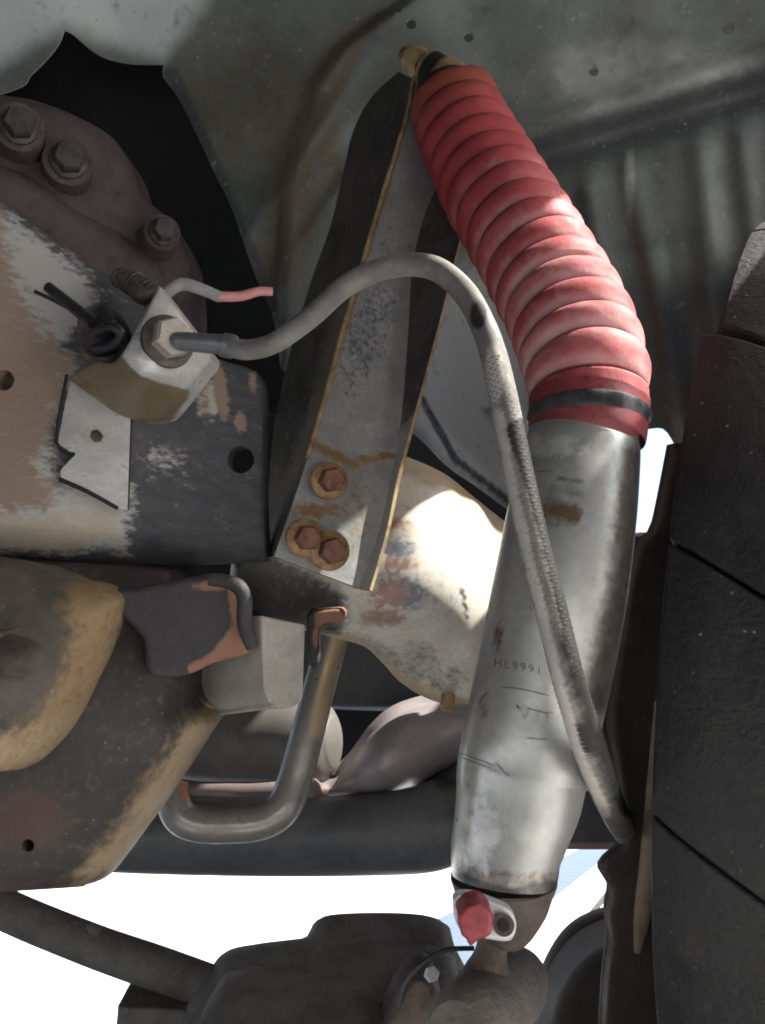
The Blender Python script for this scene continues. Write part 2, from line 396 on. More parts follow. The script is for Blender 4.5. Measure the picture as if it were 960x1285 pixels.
M['rubber'] = mat('tyre_rubber', (.010, .0105, .0115), (.018, .0185, .02), 30, .62, .0, .5, 220, layers=[(None, (.045, .042, .037), 22, 1.0, .74, .2), ('dust', (.22, .185, .14), 80, .8, .5, .3)], speck=((.19, .18, .165), 230, .90), spec=.3, bdist=.004)
M['shield'] = mat('brown_black_shield', (.045, .04, .034), (.065, .055, .046), 30, .85, spec=.15, layers=[('dust', (.26, .21, .15), 60, .6, .5, .3)])
M['cream'] = mat('cream_painted_panel', (.62, .54, .42), (.55, .48, .37), 20, .6)

# ------------------------------------------------------------------ ground and vehicle body
v = [(-150, -150, 0), (150, -150, 0), (150, 150, 0), (-150, 150, 0)]
g = mesh_obj('ground', v, [(0, 1, 2, 3)], M['ground']); g['kind'] = 'structure'

def circ(cx, cy, r, k=10): return [(cx+r*math.cos(i*2*math.pi/k), cy+r*math.sin(i*2*math.pi/k)) for i in range(k)]
# wheel well sheet metal
lb = tps([(-200, -200, .86), (300, -200, .80), (700, -200, .78), (1150, -200, .74), (0, 0, .93), (240, 0, .93), (480, 0, .88), (720, 0, .88), (960, 0, .86), (240, 120, .97),
          (330, 300, .98), (380, 180, .95), (480, 160, .96), (700, 150, .96), (960, 120, .93), (600, 330, 1.02), (800, 330, 1.02), (1000, 330, .98), (560, 450, 1.03), (640, 560, 1.0), (600, 600, 1.02), (820, 540, 1.02), (1150, 500, .96), (340, 480, .98)])
def emboss(x, y):
    e = np.zeros_like(x)
    e += -.022*sm(0, 22, x-np.interp(y, [-200, 0, 30, 60, 100, 170, 260, 500], [540, 500, 455, 415, 385, 360, 345, 335]))*1.0   # raised border of the pressed panel
    # horizontal step across the right half
    yl = 205-(x-640)*.30; k = sm(600, 680, x)
    e += .022*np.exp(-((y-yl)/22)**2)*k*.6+.009*np.exp(-((y-(yl-38)+ (x-640)*.02)/16)**2)*k
    e += -.012*sm(0, 44, y-yl-22)*k
    # upright ribs under the step
    for x0, sl, wd in ((742, .10, 13), (800, .22, 12), (885, .10, 14), (940, .12, 12)):
        xc = x0+(y-250)*sl; e += -.009*np.exp(-((x-xc)/(wd*1.3))**2)*sm(10, 60, y-yl)
    # creases next to the channel bracket
    for c in ((402, 160, 16), (372, 215, 14), (425, 245, 12)):
        e += -.008*np.exp(-(((x-c[0])*.8+(y-c[1])*.55)/c[2])**2)*np.exp(-((y-c[1])/90)**2)
    e += -.02*sm(0, 30, (260-y*1.0)*.75-x*.85+0)*0
    e += .004*np.sin(x*.031+y*.017)*np.sin(y*.026-x*.011)
    # rolled lower lip
    e += -.02*sm(-40, 0, y-np.interp(x, [520, 560, 600, 640, 700], [535, 580, 612, 640, 660]))*(x < 720)*(x > 440)
    return e
ld = lambda x, y: lb(x, y)+emboss(x, y)
well = thing('wheel_well_liner', 'dirty grey-green pressed metal wheel well lining with small drilled holes behind the red boot', 'wheel well', V(600, 300, 1.0))
lo = [(-250, -260), (-250, -260), (1010, -260), (1010, -260), (1010, 560), (1010, 560), (846, 556), (846, 556), (832, 538), (806, 540), (806, 540), (740, 600), (660, 655), (638, 640), (600, 612), (560, 584), (520, 545), (470, 520), (400, 500), (352, 462), (352, 462), (343, 400), (318, 340), (290, 260), (268, 215), (245, 165), (222, 120), (204, 95), (206, 80), (206, 80), (160, 79), (122, 68), (90, 42), (80, 38), (80, 38), (70, 60), (40, 92), (0, 118), (-250, 180), (-250, 180)]
hl = [circ(516, 30, 6.5), circ(588, 47, 6), circ(913, 36, 7), circ(745, 90, 6), circ(616, 103, 5.5)]
sheet('pressed_panel', lo, ld, M['liner'], well, t=.0025, sp=6, holes=hl, attrs={
    'mud': mx(strokes([(345, 130), (365, 180), (372, 260), (350, 330)], 40), strokes([(440, 60), (400, 130), (420, 230)], 22), mul(blob(300, 120, 110, 120), .8), strokes([(790, 260), (825, 420), (848, 560)], 9), strokes([(480, 20), (420, 55), (380, 110)], 14)),  # brown patches mix dirt with a painted warm reflection
    'pale': mx(mul(area([(-100, -100), (230, -100), (262, 0), (205, 78), (80, 38), (-100, 140)], 30), .95), mul(blob(590, 480, 80, 140), .95), mul(blob(625, 560, 60, 70), 1), mul(blob(820, 100, 180, 60), .4), mul(blob(790, 220, 8, 60), .5)),  # light on the lip and lower middle painted in as paler metal
    'grime': mx(mul(strokes([(640, 205), (800, 160), (980, 105)], 30), 1.0), mul(strokes([(650, 165), (980, 120)], 10), .6), mul(blob(760, 330, 60, 90), .35), strokes([(215, 95), (280, 240), (345, 400)], 12), strokes([(730, 250), (760, 420)], 14), strokes([(530, 500), (570, 575), (640, 630)], 5))})  # dark bands along the step are shadows of the bend, painted in
# unseen slabs added above, behind and beside to keep daylight out of the well
body = thing('vehicle_body_shell', 'black shadowed engine bay walls seen through the opening at upper left', 'vehicle body', (-.4, 1.3, 1.3))
def slab(name, lo_, hi_, m, parent):
    (a, b, c), (d, e, f) = lo_, hi_
    v = [(a, b, c), (d, b, c), (d, e, c), (a, e, c), (a, b, f), (d, b, f), (d, e, f), (a, e, f)]
    return mesh_obj(name, v, [(0, 1, 2, 3), (4, 5, 6, 7), (0, 1, 5, 4), (1, 2, 6, 5), (2, 3, 7, 6), (3, 0, 4, 7)], m, parent, flat_shade=True)
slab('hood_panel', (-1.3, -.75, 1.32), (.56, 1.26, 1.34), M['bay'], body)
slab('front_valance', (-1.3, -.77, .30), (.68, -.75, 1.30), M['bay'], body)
slab('bumper', (-.10, -.46, .36), (.535, -.36, .70), M['bay'], body)  # unseen, added to cut light from the front
slab('fender_side', (.54, -.75, .30), (.56, .22, 1.32), M['bay'], body)  # unseen, added to shade the ground near the camera
slab('fender_lip', (.565, .40, .95), (.585, 1.26, 1.09), M['bay'], body)  # unseen, added to shade the tyre top
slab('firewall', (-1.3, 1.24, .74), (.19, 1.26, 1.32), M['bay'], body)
slab('inner_wall', (-.77, -.75, .32), (-.75, 1.05, 1.32), M['bay'], body)  # unseen, added to close off light from the left
sheet('bay_panel', [(-300, -200), (-300, -200), (380, -200), (380, -200), (420, 520), (420, 520), (-300, 520), (-300, 520)], flat(1.16), M['bay'], body, t=.01, sp=60, smooth=False)  # black backing put in so the opening stays dark

# ------------------------------------------------------------------ engine mount casting, upper left
cd = tps([(-60, 100, .70), (0, 130, .72), (120, 170, .76), (170, 250, .78), (230, 330, .80), (100, 280, .74), (0, 230, .70), (-60, 260, .68), (230, 400, .79), (60, 300, .715)])
cast = thing('mount_casting', 'brown cast iron mount with large bolt heads behind the frame plate', 'engine mount', V(100, 250, .76))
sheet('casting_body', [(-240, 85), (-240, 85), (0, 119), (50, 128), (100, 148), (140, 172), (162, 205), (176, 245), (205, 268), (226, 296), (240, 340), (238, 420), (180, 420), (60, 330), (-240, 260), (-240, 260)], cd, M['cast'], cast, t=.06, sp=7, rnd=26, rdep=.022)
sheet('casting_rib', [(-80, 195), (0, 205), (50, 228), (95, 262), (150, 290), (200, 330), (215, 380), (150, 370), (80, 330), (0, 270), (-80, 255)], lambda x, y: cd(x, y)-.012, M['cast'], cast, t=.03, sp=7, rnd=20, rdep=.02)
nb = np.array([.35, -.75, -.25])
for (x, y, d, r) in ((24, 157, .70, .0165), (86, 200, .725, .017), (205, 290, .765, .0135)):
    c = P(x-14, y+2, d+.012)
    b = hexbolt('bolt', P(x, y, d-.012), nb, r*.74, .011, M['castbolt'], cast, M['castbolt'], 1.18)
    a = P(x, y, d-.012)+0; e = a-nb/np.linalg.norm(nb)*.045
    tube('boss', np.r_[[np.r_[a-nb/np.linalg.norm(nb)*.004, r*1.15], np.r_[e, r*1.35]]], M['cast'], cast, seg=20, n=3, world=True)

# ------------------------------------------------------------------ frame rail
fp = tps([(0, 260, .615), (330, 480, .70), (0, 700, .575), (330, 700, .665), (160, 560, .63)])
fd = lambda x, y: fp(x, y)+.075*np.clip((y-np.interp(x, [-80, 0, 160, 330], [635, 640, 655, 672]))/75, 0, 1.2)**2.2
rail = thing('frame_rail', 'vehicle frame rail with black undercoat, rusty grey patches and bright worn paint', 'frame rail', V(330, 700, .7))
sheet('side_plate', [(-300, 50), (-300, 50), (0, 252), (60, 295), (110, 330), (200, 400), (262, 445), (312, 462), (326, 472), (331, 492), (331, 492), (330, 600), (334, 705), (334, 705), (200, 712), (60, 716), (-300, 745), (-300, 745)], fd, M['frame'], rail, t=.03, sp=6, rnd=6, rdep=.004,
    holes=[circ(302, 577, 17, 12), circ(5, 477, 13, 12)], attrs={
    'paint': mx(mul(area([(-100, 250), (0, 262), (110, 345), (130, 395), (70, 430), (95, 470), (60, 540), (70, 610), (165, 610), (160, 690), (-100, 690)], 24), 1.0), mul(blob(268, 500, 9, 26, .5), .8), mul(blob(205, 575, 30, 22, .8), .45)),  # plate left dark right of this paint, standing in for a cast shadow
    'rust': mx(mul(area([(-320, 100), (-5, 262), (28, 370), (60, 420), (95, 450), (62, 540), (42, 585), (75, 615), (55, 640), (-320, 640)], 30), 1), blob(277, 490, 9, 40, .4, -8), blob(302, 530, 8, 12, .4), mul(blob(318, 478, 5, 14, .5), .9), mul(blob(50, 540, 10, 6, .5), 1)),
    'tan': mx(mul(area([(-100, 655), (140, 640), (150, 668), (100, 690), (-100, 690)], 12), .75), mul(blob(255, 498, 12, 30), .6))})
bd = tps([(320, 690, .70), (330, 745, .705), (400, 745, .705), (335, 775, .73), (420, 700, .715), (480, 600, .76), (505, 575, .79), (470, 680, .725), (490, 780, .72), (430, 800, .755), (530, 640, .735), (560, 600, .775), (620, 645, .815), (560, 700, .728), (600, 720, .76), (650, 680, .83), (650, 800, .815), (560, 780, .735), (510, 830, .772), (545, 845, .785), (600, 830, .77), (560, 885, .78), (640, 890, .82), (460, 815, .765)])
sheet('rail_tube', [(300, 690), (400, 690), (470, 600), (500, 574), (520, 577), (560, 596), (600, 628), (645, 662), (700, 690), (700, 880), (640, 890), (585, 884), (545, 880), (505, 858), (480, 832), (458, 812), (430, 803), (380, 790), (300, 765)], bd, M['rail'], rail, t=.05, sp=6, rnd=12, rdep=.02, attrs={
    'blue': mx(blob(500, 690, 22, 14), blob(508, 745, 30, 22), mul(blob(475, 735, 24, 30), .6), mul(blob(560, 760, 30, 40), .35)),
    'rust': mx(blob(500, 658, 18, 8), blob(500, 708, 24, 10), blob(490, 745, 30, 18), blob(480, 775, 34, 12), mul(blob(540, 640, 30, 10), .6)),
    'tan': mx(strokes([(500, 580), (560, 605), (640, 665)], 14), strokes([(440, 806), (500, 855), (560, 884), (640, 888)], 12), mul(blob(560, 640, 50, 20), .5)),
    'dark': mx(area([(290, 680), (385, 715), (435, 745), (430, 800), (290, 790)], 16), mul(strokes([(450, 806), (500, 835), (540, 862), (570, 850)], 17, .9), .5), mul(blob(525, 835, 30, 30), .45), strokes([(580, 738), (583, 758), (586, 776)], 2.6, .8))})  # lower stroke and blob paint in the shaded hollow
tube('drain_stud', [(562, 872, .775, .006), (561, 884, .77, .0062), (560, 893, .768, .005)], M['edge'], rail, seg=10, n=3)
sheet('end_tab', [(386, 770), (400, 766), (430, 764), (434, 774), (428, 781), (404, 784), (400, 800), (400, 832), (388, 834)], flat(.665), M['hanger'], rail, t=.012, sp=5, rnd=4, rdep=.004, attrs={'rust': mx(area([(395, 764), (436, 760), (436, 785), (395, 790)], 5), blob(396, 800, 4, 14))})

# ------------------------------------------------------------------ channel bracket
br = thing('channel_bracket', 'tall steel channel bracket with rusty edges bolted to the frame behind the hose', 'bracket', V(400, 720, .67))
foldL = [(519, 100, .795), (512, 140, .79), (497, 190, .777), (476, 258, .762), (455, 330, .745), (430, 415, .724), (405, 510, .703), (386, 575, .688), (366, 635, .676), (344, 698, .664)]
bendR = [(604, 128, .82), (590, 165, .815), (560, 215, .81), (536, 262, .80), (518, 330, .785), (512, 420, .765), (504, 520, .735), (491, 600, .708), (472, 680, .688), (450, 738, .672)]
edgeR = [(640, 150, .785), (622, 190, .785), (600, 230, .78), (584, 275, .775), (572, 320, .765), (551, 405, .745), (524, 505, .722), (501, 590, .70), (484, 670, .682), (464, 740, .664)]
backL = [(500, 90, .83), (466, 122, .845), (443, 165, .85), (430, 220, .85), (414, 285, .84), (388, 360, .825), (362, 450, .81), (345, 530, .79), (337, 610, .76), (332, 700, .72)]
loft('web', [foldL, bendR], M['web'], br, t=.003, n=70, sub=14, edge=M['edge'], attrs={
    'blue': mx(mul(blob(460, 420, 34, 90, .6, 17), .75), mul(blob(500, 300, 40, 60), .5)), 'rust': mx(strokes([(395, 560), (440, 580), (500, 572)], 7), blob(400, 640, 40, 10), mul(blob(450, 640, 20, 60), .5), strokes([(519, 100), (497, 190), (455, 330), (405, 510)], 5))})
loft('inner_flange', [bendR, edgeR], M['flange'], br, t=.003, n=70, sub=8, edge=M['edge'], attrs={'bare': lambda x, y: sm(470, 590, y), 'rust': strokes([(584, 275), (551, 405), (524, 505), (464, 740)], 5)})  # dark upper part painted in for the shaded gap, lower end lightened
loft('outer_flange', [backL, foldL], M['flange'], br, t=.003, n=70, sub=8, edge=M['edge'], attrs={'dust': mx(strokes([(440, 400), (400, 540), (350, 690)], 22), mul(blob(350, 640, 30, 70), .6))})
# bare rusty strip along the fold, and the strap round the top stud
st = [(x, y, d-.0012, .0022) for x, y, d in foldL[:-2]]
tube('worn_fold', [(572, 98, .80, .002), (560, 100, .80, .0024), (540, 101, .797, .0026), (527, 97, .795, .0026)]+st, M['edge'], br, seg=8, n=6)
nw = np.array([.30, -.86, -.25])
for (x, y, d, r) in ((414, 603, .672, .0098), (384, 675, .655, .0098), (415, 691, .658, .0102)):
    hexbolt('bolt', P(x, y, d), nw, r, .011, M['rustbolt'], br, M['rustwasher'], 1.5, spin=random.random())

# ------------------------------------------------------------------ shock absorber
shk = thing('shock_absorber', 'silver shock absorber standing upright under a red ribbed rubber boot', 'shock absorber', V(640, 1110, .56))
def radpx(n, d): return n*d/F/2
AX = [(733, 536, .595), (733, 560, .592), (718, 640, .583), (702, 740, .573), (683, 840, .565), (657, 955, .556), (649, 1010, .552), (636, 1065, .549), (633, 1108, .547)]
def body_rad(x, y, d, wpx): return radpx(wpx, d)
bst = [(733, 533, .595, radpx(118, .595)), (733, 542, .594, radpx(132, .594)), (731, 556, .593, radpx(140, .593)), (728, 585, .590, radpx(146, .59)), (718, 640, .583, radpx(158, .583)), (702, 740, .573, radpx(166, .573)), (683, 840, .565, radpx(167, .565)), (662, 935, .557, radpx(165, .557)), (655, 965, .556, radpx(162, .556)), (650, 1000, .553, radpx(157, .553)), (642, 1035, .551, radpx(146, .551)), (635, 1065, .549, radpx(138, .549)), (633, 1090, .548, radpx(134, .548)), (632, 1104, .547, radpx(130, .547))]
sbody = tube('body_tube', bst, M['shock'], shk, seg=64, n=10, attrs={
    'rust': mx(area([(680, 622), (728, 632), (732, 660), (684, 655)], 7), mul(strokes([(700, 598), (730, 602)], 4), .8), mul(strokes([(787, 570), (785, 620), (778, 680)], 8), .7), blob(625, 800, 5, 20), mul(blob(603, 890, 8, 18), .6), mul(strokes([(575, 1085), (640, 1105), (700, 1100)], 10), .55)),
    'bare': mx(mul(blob(605, 1050, 26, 50), .8), mul(blob(690, 560, 60, 16), .8), mul(blob(600, 1080, 20, 14), .8)),  # painted highlights on the shoulder and lower left
    'oil': mx(strokes([(802, 575), (796, 660), (784, 740), (768, 800), (748, 880)], 26, .95), mul(strokes([(690, 612), (730, 618)], 6, .9), .6), mul(strokes([(688, 660), (730, 668)], 6, .9), .6), mul(strokes([(565, 1100), (640, 1122), (700, 1112)], 10), .9))})  # shade of the right side painted in, plus smudges by rust and foot
tube('foot_cup', [(632, 1100, .547, radpx(133, .547)), (632, 1108, .547, radpx(132, .547)), (632, 1122, .546, radpx(122, .546)), (632, 1140, .546, radpx(108, .546)), (630, 1162, .546, radpx(82, .546)), (625, 1178, .546, radpx(56, .546))], M['shockend'], shk, seg=48, n=5)
tube('foot_stem', [(622, 1165, .545, radpx(44, .54)), (616, 1195, .543, radpx(40, .54)), (612, 1218, .542, radpx(58, .54)), (608, 1245, .541, radpx(78, .54))], M['shockend'], shk, seg=24, n=5)
tube('eye_bushing', [(650, 1228, .60, radpx(80, .57)), (636, 1240, .575, radpx(98, .57)), (606, 1272, .53, radpx(104, .53)), (585, 1292, .50, radpx(102, .51)), (575, 1300, .49, radpx(80, .5))], M['lower'], shk, seg=32, n=6)
# boot
tb = [(566, 122, .775), (583, 165, .76), (612, 222, .735), (645, 278, .705), (679, 335, .675), (708, 388, .648), (728, 436, .625), (738, 478, .608), (739, 512, .600)]
wid = [106, 118, 128, 136, 140, 148, 152, 150, 147]
bt = [(x, y, d, radpx(wd, d)) for (x, y, d), wd in zip(tb, wid)]
NR = 15.0
def bprof(u, r):
    c = np.where(u < .97, u/.97*NR, NR)
    ph = c % 1.0; k = np.sin(np.pi*ph**.68)**.55
    depth = .13*np.ones_like(u); depth[u > .70] = .17
    rr = r*(1.03-depth*(1-k))
    rr = np.where(u >= .97, r*.965, rr)
    rr = np.where(u < .015, r*.8, rr)
    return rr
def crest(u):
    ph = (u/.97*NR) % 1.0; k = np.abs(np.sin(np.pi*ph)); return k
def dust_lightf(u):
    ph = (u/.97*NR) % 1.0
    return np.where(u < .97, np.clip(.02+.36*sm(.1, .95, u)+.36*sm(.55, .85, ph)*sm(.0, .9, u)+.08*np.sin(u*37)*sm(.1, .5, u), 0, 1), .3)  # dust, plus pleat undersides lightened to paint in ground light
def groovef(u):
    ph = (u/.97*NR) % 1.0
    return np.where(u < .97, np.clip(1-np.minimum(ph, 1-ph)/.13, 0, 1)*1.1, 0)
boot = tube('boot', bt, M['boot'], shk, seg=72, n=10, prof=(15*18+20, bprof), varr_s={'dust': dust_lightf, 'groove': groovef, 'top': lambda u: 1-sm(.0, .22, u)}, ang=75)
from mathutils import noise as mn
for vv in boot.data.vertices:
    q = vv.co*26; vv.co += Vector((mn.noise(q), mn.noise(q+Vector((7, 3, 1))), mn.noise(q+Vector((2, 9, 5)))))*.0011
    q = vv.co*90; vv.co += Vector((mn.noise(q), mn.noise(q+Vector((7, 3, 1))), mn.noise(q+Vector((2, 9, 5)))))*.0003
tube('boot_collar', [(739, 500, .602, radpx(140, .603)), (739, 503, .602, radpx(149, .603)), (738, 515, .600, radpx(148, .60)), (737, 540, .596, radpx(146, .597)), (736, 547, .595, radpx(142, .597)), (736, 550, .595, radpx(130, .597))], M['collar'], shk, seg=64, n=4)
tube('clamp_band', [(738, 521, .5993, radpx(145, .6)), (738, 522, .5992, radpx(151, .6)), (738, 528, .598, radpx(151, .6)), (738, 529, .5979, radpx(145, .6))], M['band'], shk, seg=64, n=2, ang=30)
hexbolt('clamp_screw', P(806, 520, .60), (.85, -.5, 0), .005, .006, M['band'], shk)
# top stud: nut, washers, rubber
def seg_tube(name, a, b, r, m, seg=20): return tube(name, [(*a, r), (*b, r)], m, shk, seg=seg, n=2, ang=30)
A = np.array([506, 66, .80]); B = np.array([578, 112, .775]); at = lambda t: tuple(A+(B-A)*t)
seg_tube('stud', at(0), at(1), .0062, M['rustbolt'], 12)
dirn = P(*A)-P(*B)
hexbolt('top_nut', P(*at(.36)), dirn, .0135, .019, M['edge'], shk, spin=.2)
seg_tube('upper_washer', at(.42), at(.47), .0165, M['rustwasher'])
seg_tube('bushing', at(.47), at(.66), .0165, M['bay'])
seg_tube('middle_washer', at(.66), at(.72), .018, M['rustwasher'])
seg_tube('lower_bushing', at(.72), at(.92), .019, M['edge'])
tube('boot_neck', [(548, 112, .80, .020), (562, 128, .785, .032), (570, 140, .772, .036)], M['bay'], shk, seg=24, n=4)
# foot hardware
sheet('foot_tab', [(570, 1126), (590, 1122), (620, 1132), (640, 1142), (648, 1158), (644, 1176), (634, 1181), (600, 1176), (580, 1170), (570, 1150)], flat(.488), M['white'], shk, t=.006, sp=4, rnd=4, rdep=.002)
cap = [(597+(22+random.uniform(-1.5, 2.2))*math.cos(a), 1157+(23+random.uniform(-1.5, 2.2))*math.sin(a)) for a in np.linspace(0, 2*math.pi, 18, endpoint=False)]
cp = [(x, y) for x, y in cap]
cp[5:6] = [(cp[5][0]-3, cp[5][1]+8)]
sheet('red_cap', cp, flat(.470), M['red'], shk, t=.016, sp=4, rnd=6, rdep=.003)
tube('cap_bolt', [(632, 1161, .489, .0058), (632, 1161, .482, .0058)], M['shockend'], shk, seg=20, n=2, ang=30)
tube('bolt_socket', [(632, 1161, .4822, .0036), (632, 1161, .4812, .003)], M['bay'], shk, seg=16, n=2, ang=30)
# stamped marks
def textpolys(body, x0, y0, h, dx, dy):
    cu = bpy.data.curves.new('stamp', 'FONT'); cu.body = body; cu.size = 1; cu.space_character = 1.35
    ob = bpy.data.objects.new('stamp', cu); COL.objects.link(ob); bpy.context.view_layer.update()
    me = bpy.data.meshes.new_from_object(ob.evaluated_get(bpy.context.evaluated_depsgraph_get()))
    ps = [[(x0+dx*me.vertices[i].co.x*h, y0+dy*me.vertices[i].co.x*h-me.vertices[i].co.y*h*1.0) for i in p.vertices] for p in me.polygons]
    bpy.data.objects.remove(ob); bpy.data.curves.remove(cu); bpy.data.meshes.remove(me); return ps
decal('stamped_number', textpolys('HL9991', 620, 836, 15, .98, .17), sbody, M['mark'], shk)
for pl, wd in (([(628, 863), (650, 864), (690, 873)], 1.8), ([(615, 867), (606, 875), (600, 888)], 2.4), ([(576, 944), (600, 953), (622, 961)], 1.6), ([(578, 950), (600, 958), (618, 963)], 1.4), ([(622, 956), (634, 970), (640, 974)], 1.8), ([(648, 884), (652, 890)], 3), ([(660, 888), (690, 896)], 1.6), ([(660, 926), (688, 928)], 1.4), ([(672, 592), (694, 591)], 1.6)):
    decal('scratch', ribbon(pl, wd), sbody, M['mark'], shk)
decal('faded_lettering', textpolys('VTE', 652, 903, 22, .95, .14), sbody, M['smear'], shk, lift=.0003)

# ------------------------------------------------------------------ hose bracket, nut, hose
hb = thing('hose_bracket', 'bright worn aluminium block bracket holding the hose end on the frame plate', 'hose bracket', V(150, 560, .6))
sheet('mounting_plate', [(88, 478), (88, 478), (72, 556), (72, 556), (94, 571), (76, 590), (76, 602), (76, 602), (148, 638), (148, 638), (160, 640), (164, 520), (164, 520), (130, 470)], lambda x, y: fp(x, y)-.006, M['alu'], hb, t=.004, sp=6, smooth=False, edge=M['bay'])
tube('plate_edge', [(84, 470, .589, .0012), (71, 555, .586, .0012), (94, 570, .587, .0012)], M['bay'], hb, seg=6, n=3)
tube('plate_lip', [(74, 601, .584, .0015), (110, 617, .585, .0015), (148, 638, .588, .0013)], M['bay'], hb, seg=6, n=3)
sheet('block', [(200, 358), (200, 358), (262, 440), (264, 448), (262, 456), (250, 470), (214, 516), (200, 524), (170, 526), (140, 515), (84, 474), (84, 474), (120, 455), (150, 448)], tps([(200, 358, .570), (264, 448, .588), (150, 448, .535), (175, 470, .535), (214, 470, .545), (200, 522, .590), (140, 515, .585), (84, 474, .572), (230, 400, .568)]), M['alu'], hb, t=.03, sp=5, rnd=4, rdep=.003, attrs={'tan': area([(70, 470), (120, 455), (152, 447), (175, 470), (200, 480), (240, 490), (215, 530), (140, 535)], 8)})
nh = np.array([.55, -.78, -.1])
hexbolt('nut', P(212, 427, .538), nh, .0125, .011, M['nut'], hb, M['castbolt'], 1.35, spin=.5)
hexbolt('plate_rivet', P(122, 549, .595), (0.1, -1, 0), .004, .006, M['castbolt'], hb)
tube('adjusting_screw', [(168, 365, .600, .005), (180, 372, .60, .006), (192, 366, .612, .005)], M['castbolt'], hb, seg=12, n=4)
hshade = mx(strokes([(652, 540), (676, 610), (701, 700), (723, 795), (746, 875), (772, 950), (792, 1010)], 15, .45), mul(blob(740, 925, 24, 22), .8), mul(strokes([(712, 800), (730, 870), (752, 940), (775, 1000)], 13, .8), .55))  # right side darkened along the run to paint in its shade
hs = thing('brake_hose', 'grey rubber hose arching from the bracket and crossing in front of the shock', 'hose', V(250, 432, .53))
hp = [(286, 434, .525, .0060), (310, 439, .52, .0060), (345, 430, .515, .0060), (390, 398, .515, .0062), (430, 362, .515, .0064), (470, 341, .515, .0066), (510, 332, .512, .0068), (548, 338, .505, .0069), (582, 366, .495, .0070), (606, 408, .485, .0071), (622, 455, .475, .0073), (636, 520, .465, .0076), (652, 600, .455, .0078), (672, 690, .445, .0079), (694, 775, .438, .0080), (716, 862, .435, .0080), (742, 945, .475, .0087), (764, 1003, .60, .0096), (784, 1045, .765, .0098), (830, 1105, .87, .0096)]
tube('rubber_sleeve', hp, M['hose'], hs, seg=24, n=12, attrs={
    'dark': mx(hshade, blob(600, 395, 10, 16)),
    'worn': mx(mul(strokes([(625, 520), (640, 600), (660, 690), (682, 780), (702, 860), (725, 945), (760, 1020)], 8), .8), blob(620, 470, 12, 40))})
tube('crimp_collar', [(222, 428, .53, .0052), (228, 428.5, .529, .0058), (275, 432, .526, .0060), (280, 433, .526, .0072), (292, 435, .525, .0072), (296, 436, .525, .0062)], M['fitting'], hs, seg=20, n=4)
# spiral guard on the lower run
gp = spline([(x, y, d, r) for x, y, d, r in hp[10:19]], 1, False, True, n=40)
c3 = P(gp[:, 0], gp[:, 1], gp[:, 2]); sarc = np.r_[0, np.cumsum(np.linalg.norm(np.diff(c3, axis=0), axis=1))]
S = np.linspace(0, sarc[-1], 3200); c3 = np.stack([np.interp(S, sarc, c3[:, i]) for i in range(3)], -1); rr = np.interp(S, sarc, gp[:, 3])
tg = np.gradient(c3, axis=0); tg /= np.linalg.norm(tg, axis=1)[:, None]; u = np.cross(tg, [1, .2, .1]); u /= np.linalg.norm(u, axis=1)[:, None]; bb = np.cross(tg, u)
ph = S/.0019*2*np.pi
coil = c3+(rr*1.0)[:, None]*(np.cos(ph)[:, None]*u+np.sin(ph)[:, None]*bb)
a4 = np.arange(4)*np.pi/2; vs = []; tc_ = np.gradient(coil, axis=0); tc_ /= np.linalg.norm(tc_, axis=1)[:, None]
rad_ = coil-c3; rad_ /= np.linalg.norm(rad_, axis=1)[:, None]; bi = np.cross(tc_, rad_)
ring = coil[:, None]+(.00036)*(np.cos(a4)[None, :, None]*rad_[:, None]+1.6*np.sin(a4)[None, :, None]*bi[:, None])
fs = [(i*4+j, i*4+(j+1) % 4, (i+1)*4+(j+1) % 4, (i+1)*4+j) for i in range(len(S)-1) for j in range(4)]
mesh_obj('braided_guard', ring.reshape(-1, 3), fs, M['hose'], hs, ang=80, attrs={'dark': hshade, 'worn': mul(strokes([(625, 520), (640, 600), (660, 690), (682, 780), (702, 860), (725, 945), (760, 1020)], 8), .9)})

# wires and connector above the bracket
wr = thing('wire_lead', 'short grey wire ending in a pink length above the hose bracket', 'wire', V(240, 360, .60))
tube('grey_sleeve', [(195, 385, .61, .0042), (208, 368, .60, .0044), (228, 357, .60, .0044), (250, 362, .602, .0042), (276, 373, .605, .004)], M['wiregrey'], wr, seg=12, n=8)
tube('pink_wire', [(272, 372, .605, .0036), (300, 372, .607, .0034), (324, 366, .61, .0032), (342, 366, .612, .003)], M['wirepink'], wr, seg=12, n=8)
cn = thing('cable_connector', 'black plastic cable connector with a stiff lead left of the hose bracket', 'connector', V(125, 410, .56))
sheet('connector_body', [(98, 398), (112, 384), (132, 380), (150, 402), (156, 424), (148, 446), (122, 450), (104, 440), (98, 420)], tps([(98, 398, .585), (156, 424, .57), (122, 450, .57), (120, 415, .555)]), M['blackplastic'], cn, t=.02, sp=5, rnd=8, rdep=.008)
tube('stiff_lead', [(60, 360, .575, .0036), (85, 380, .57, .0038), (116, 404, .562, .004)], M['blackplastic'], cn, seg=10, n=4)
tube('thin_lead', [(44, 366, .59, .0014), (70, 378, .585, .0014), (102, 396, .575, .0014)], M['blackplastic'], cn, seg=8, n=4)
tube('loop', [(118, 418, .552, .0032), (138, 410, .545, .0032), (152, 420, .545, .0032), (140, 434, .55, .0032), (118, 438, .553, .0032)], M['blackplastic'], cn, seg=10, n=8)
cs = thing('coil_spring', 'small dark coil spring with a ring end beside the hose bracket', 'spring', V(175, 360, .63))
a = np.linspace(0, 2*np.pi*7, 140); t_ = np.linspace(0, 1, 140); p0 = P(163, 352, .64); p1 = P(196, 374, .62); ax = (p1-p0)/np.linalg.norm(p1-p0)
uu = np.cross(ax, [0, 0, 1]); uu /= np.linalg.norm(uu); vv_ = np.cross(ax, uu)
